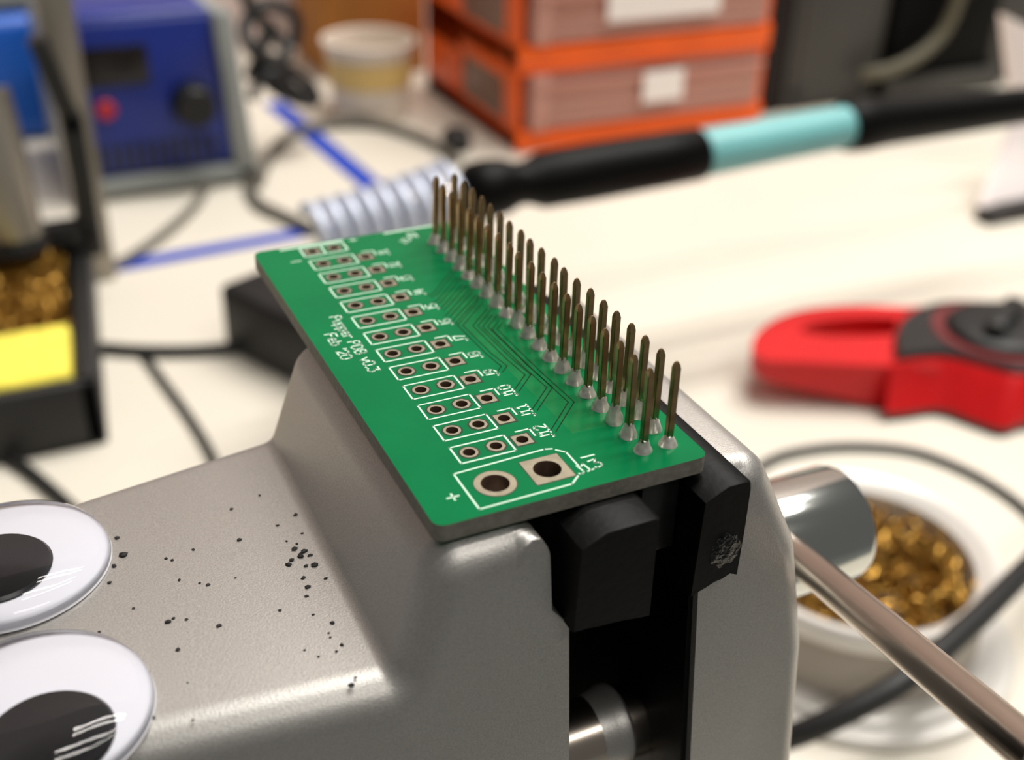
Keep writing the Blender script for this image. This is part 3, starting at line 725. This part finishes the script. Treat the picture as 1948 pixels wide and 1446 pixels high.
bm = new(); box(bm, 524, 590, 404, 470, T, T+110, 3); tag(build('equipment_box', bm, 'darkbox'), 'mid grey box at the far right edge behind the white card', 'box')
# white folded card stand at the right edge
cs = thing('card_holder', 'white leaning card with dark foot at the right edge, below the iron cord', 'card holder', (385, 240, T))
def slab(name, pts, thick, m, parent):
    bm = new(); t = Vector(thick)
    A = [bm.verts.new(p) for p in pts]; B = [bm.verts.new(Vector(p)+t) for p in pts]; n = len(pts)
    for k in range(n): bm.faces.new((A[k], A[(k+1) % n], B[(k+1) % n], B[k]))
    bm.faces.new(A[::-1]); bm.faces.new(B)
    return build(name, bm, m, parent, 20)
q1, q2, q3, q4 = aty(1871, 398, 236), aty(1935, 236, 262), aty(2100, 240, 262), aty(2100, 445, 236)
slab('lower_panel', [q1, q2, q3, q4], (0, 4, 0), 'paper', cs)
q5, q6, q7 = aty(1912, 28, 262), aty(2100, 120, 262), aty(2100, 250, 262)
slab('upper_panel', [aty(1935, 240, 262.5), q5, q6, q7], (0, 4, 0), 'paper', cs)
bm = new(); box(bm, q1.x-1, q1.x+70, 230, 240, T, q1.z+0.5, 1.5); build('foot', bm, 'display', cs)
# ================================================================== blue stations, left background
ps = thing('power_station', 'blue fronted bench station with dark display, red button and black knob', 'soldering station', (35, 450, T))
def taper(bm):
    for v in bm.verts:
        k = (v.co.z-T)/80.0
        v.co.x += (35-v.co.x)*0.16*k if v.co.x > 35 else 0
bm = new(); box(bm, -12, 72, 412, 490, T+6, T+80, 6, seg=3); box(bm, 62, 72.5, 404, 416, T+2, T+80, 2.5); box(bm, -12, 72.5, 404, 416, T+2, T+10, 2.5); taper(bm)
build('case', bm, 'grey', ps)
bm = new(); box(bm, -11, 63, 408, 413, T+10, T+79, 3, seg=3); box(bm, -10, 62, 409, 470, T+74, T+81.5, 3, seg=3); taper(bm); pf = build('front_panel', bm, 'blue', ps)
bm = new(); box(bm, 0.5, 29, 406.8, 409, T+51, T+68, 0.6); build('display', bm, 'display', ps)
bc = aty(201, 208, 408)
bm = new(); lathe(bm, [(0, 0), (4.2, 0), (4.2, 2.2), (3.4, 3), (0, 3)], (bc.x, 408, bc.z), (0, -1, 0), 24); build('button', bm, 'redbutton', ps)
kc = aty(366, 196, 408)
bm = new(); lathe(bm, [(0, 0), (10, 0), (10, 3), (8.6, 10), (8, 10.6), (0, 10.6)], (kc.x, 408, kc.z), (0, -1, 0), 28); build('knob', bm, 'knob', ps)
bm = new()
for k in range(11): box(bm, 2+k*5.0, 4.2+k*5.0, 407.2, 409, T+13, T+25)
build('vent_slots', bm, 'knob', ps)['kind'] = 'stuff'
bm = new()
for fx in (0, 62): box(bm, fx-5, fx+5, 412, 422, T, T+6.5, 1)
build('feet', bm, 'grey', ps)
s2 = thing('power_station', 'brighter blue station partly hidden behind the grey post, far left', 'soldering station', (-35, 540, T))
bm = new(); box(bm, -75, -1, 505, 580, T, T+62, 8, seg=4); build('case', bm, 'blue2', s2)
bm = new(); box(bm, -78, 2, 512, 585, T+63, T+74, 3); build('lid', bm, 'grey', s2)
# ================================================================== blue tape, tub, cardboard, wires
def tape(a, b, wdt, label):
    a = Vector(a); b = Vector(b); n = Vector((-(b-a).y, (b-a).x, 0)).normalized()*wdt/2; bm = new()
    q = [a+n, a-n, b-n, b+n]
    lo = [bm.verts.new((p.x, p.y, T)) for p in q]; hi = [bm.verts.new((p.x, p.y, T+0.4)) for p in q]
    for k in range(4): bm.faces.new((lo[k], lo[(k+1) % 4], hi[(k+1) % 4], hi[k]))
    bm.faces.new(hi); bm.faces.new(lo[::-1])
    tag(build('blue_tape', bm, 'tape'), label, 'tape', 'blue tape lines on the desk')
tape(at(520, 196, T), at(745, 385, T), 11.5, 'blue tape strip running from under the cables towards the coil spring')
tape(at(150, 522, T), at(640, 432, T), 9.5, 'blue tape strip running level from the left tray to the board corner')
tb = aty(707, 226, 486)
tub = thing('plastic_tub', 'small cream plastic tub with a yellowish band beside the orange drawers', 'tub', (tb.x, 486, T))
bm = new(); lathe(bm, [(0, 0), (19.5, 0), (20.5, 1), (23.5, 38), (25.2, 38.4), (25.4, 41), (24.6, 41.5), (23.4, 41), (20, 3), (0, 3)], (tb.x, 486, T), seg=48); build('tub_wall', bm, 'tub', tub)
bm = new(); lathe(bm, [(22.2, 18), (23.6, 32), (23.75, 32), (22.4, 18)], (tb.x, 486, T), seg=48); build('label_band', bm, 'tublabel', tub)
bm = new(); box(bm, 152, 216, 555, 618, T, T+110, 1.5)
bx = build('cardboard_box', bm, 'card'); tag(bx, 'brown cardboard box standing behind the cream tub', 'box')
def tangle(px, y, rad, m, label):
    raw = [aty(a, b, y+dy) for a, b, dy in px]
    cable('black_cable', None, rad, m, label, raw=raw)
tangle([(455, -40, 0), (480, 20, 4), (520, 60, 8), (545, 100, 2), (520, 120, -6), (480, 95, -8), (465, 50, 0), (500, 10, 6), (560, 30, 10), (560, 90, 6)], 440, 3.2, 'cable', 'looped black cable in the tangle right of the blue station')
tangle([(475, 150, 0), (500, 110, 4), (540, 130, 0), (575, 150, 6), (600, 185, 8), (570, 190, 0), (520, 165, -4), (490, 120, 0), (510, 60, 5)], 436, 3.4, 'cable', 'lower black cable loop in the tangle beside the grey case')
tangle([(600, 200, 0), (560, 170, 2), (520, 140, 0), (490, 160, 0), (480, 190, 0)], 428, 2.6, 'cable', 'black cable end hanging below the tangle')
cable('grey_cable', [(402, 318), (395, 345), (380, 378), (350, 412), (305, 450), (255, 485), (200, 515)], 2.0, 'greycable', 'grey cable from the blue station down to the sponge tray')
cable('grey_cable', [(470, 350), (490, 385), (520, 402), (560, 420), (600, 440)], 2.6, 'greycable', 'grey cable curving from the grey case towards the coil spring')
cable('grey_cable', [(490, 350), (510, 300), (545, 262), (600, 242), (660, 234), (720, 238), (790, 258), (840, 282), (868, 305)], 2.6, 'greycable', 'grey cable arching in front of the cream tub')
bm = new(); pc = at(868, 262, T+6)
lathe(bm, [(0, 0), (7, 0), (7.6, 2), (7.2, 9), (5, 11), (0, 11)], (pc.x, pc.y, T), seg=24)
tag(build('rubber_stopper', bm, 'knob'), 'little black round stopper at the foot of the orange drawers', 'stopper')
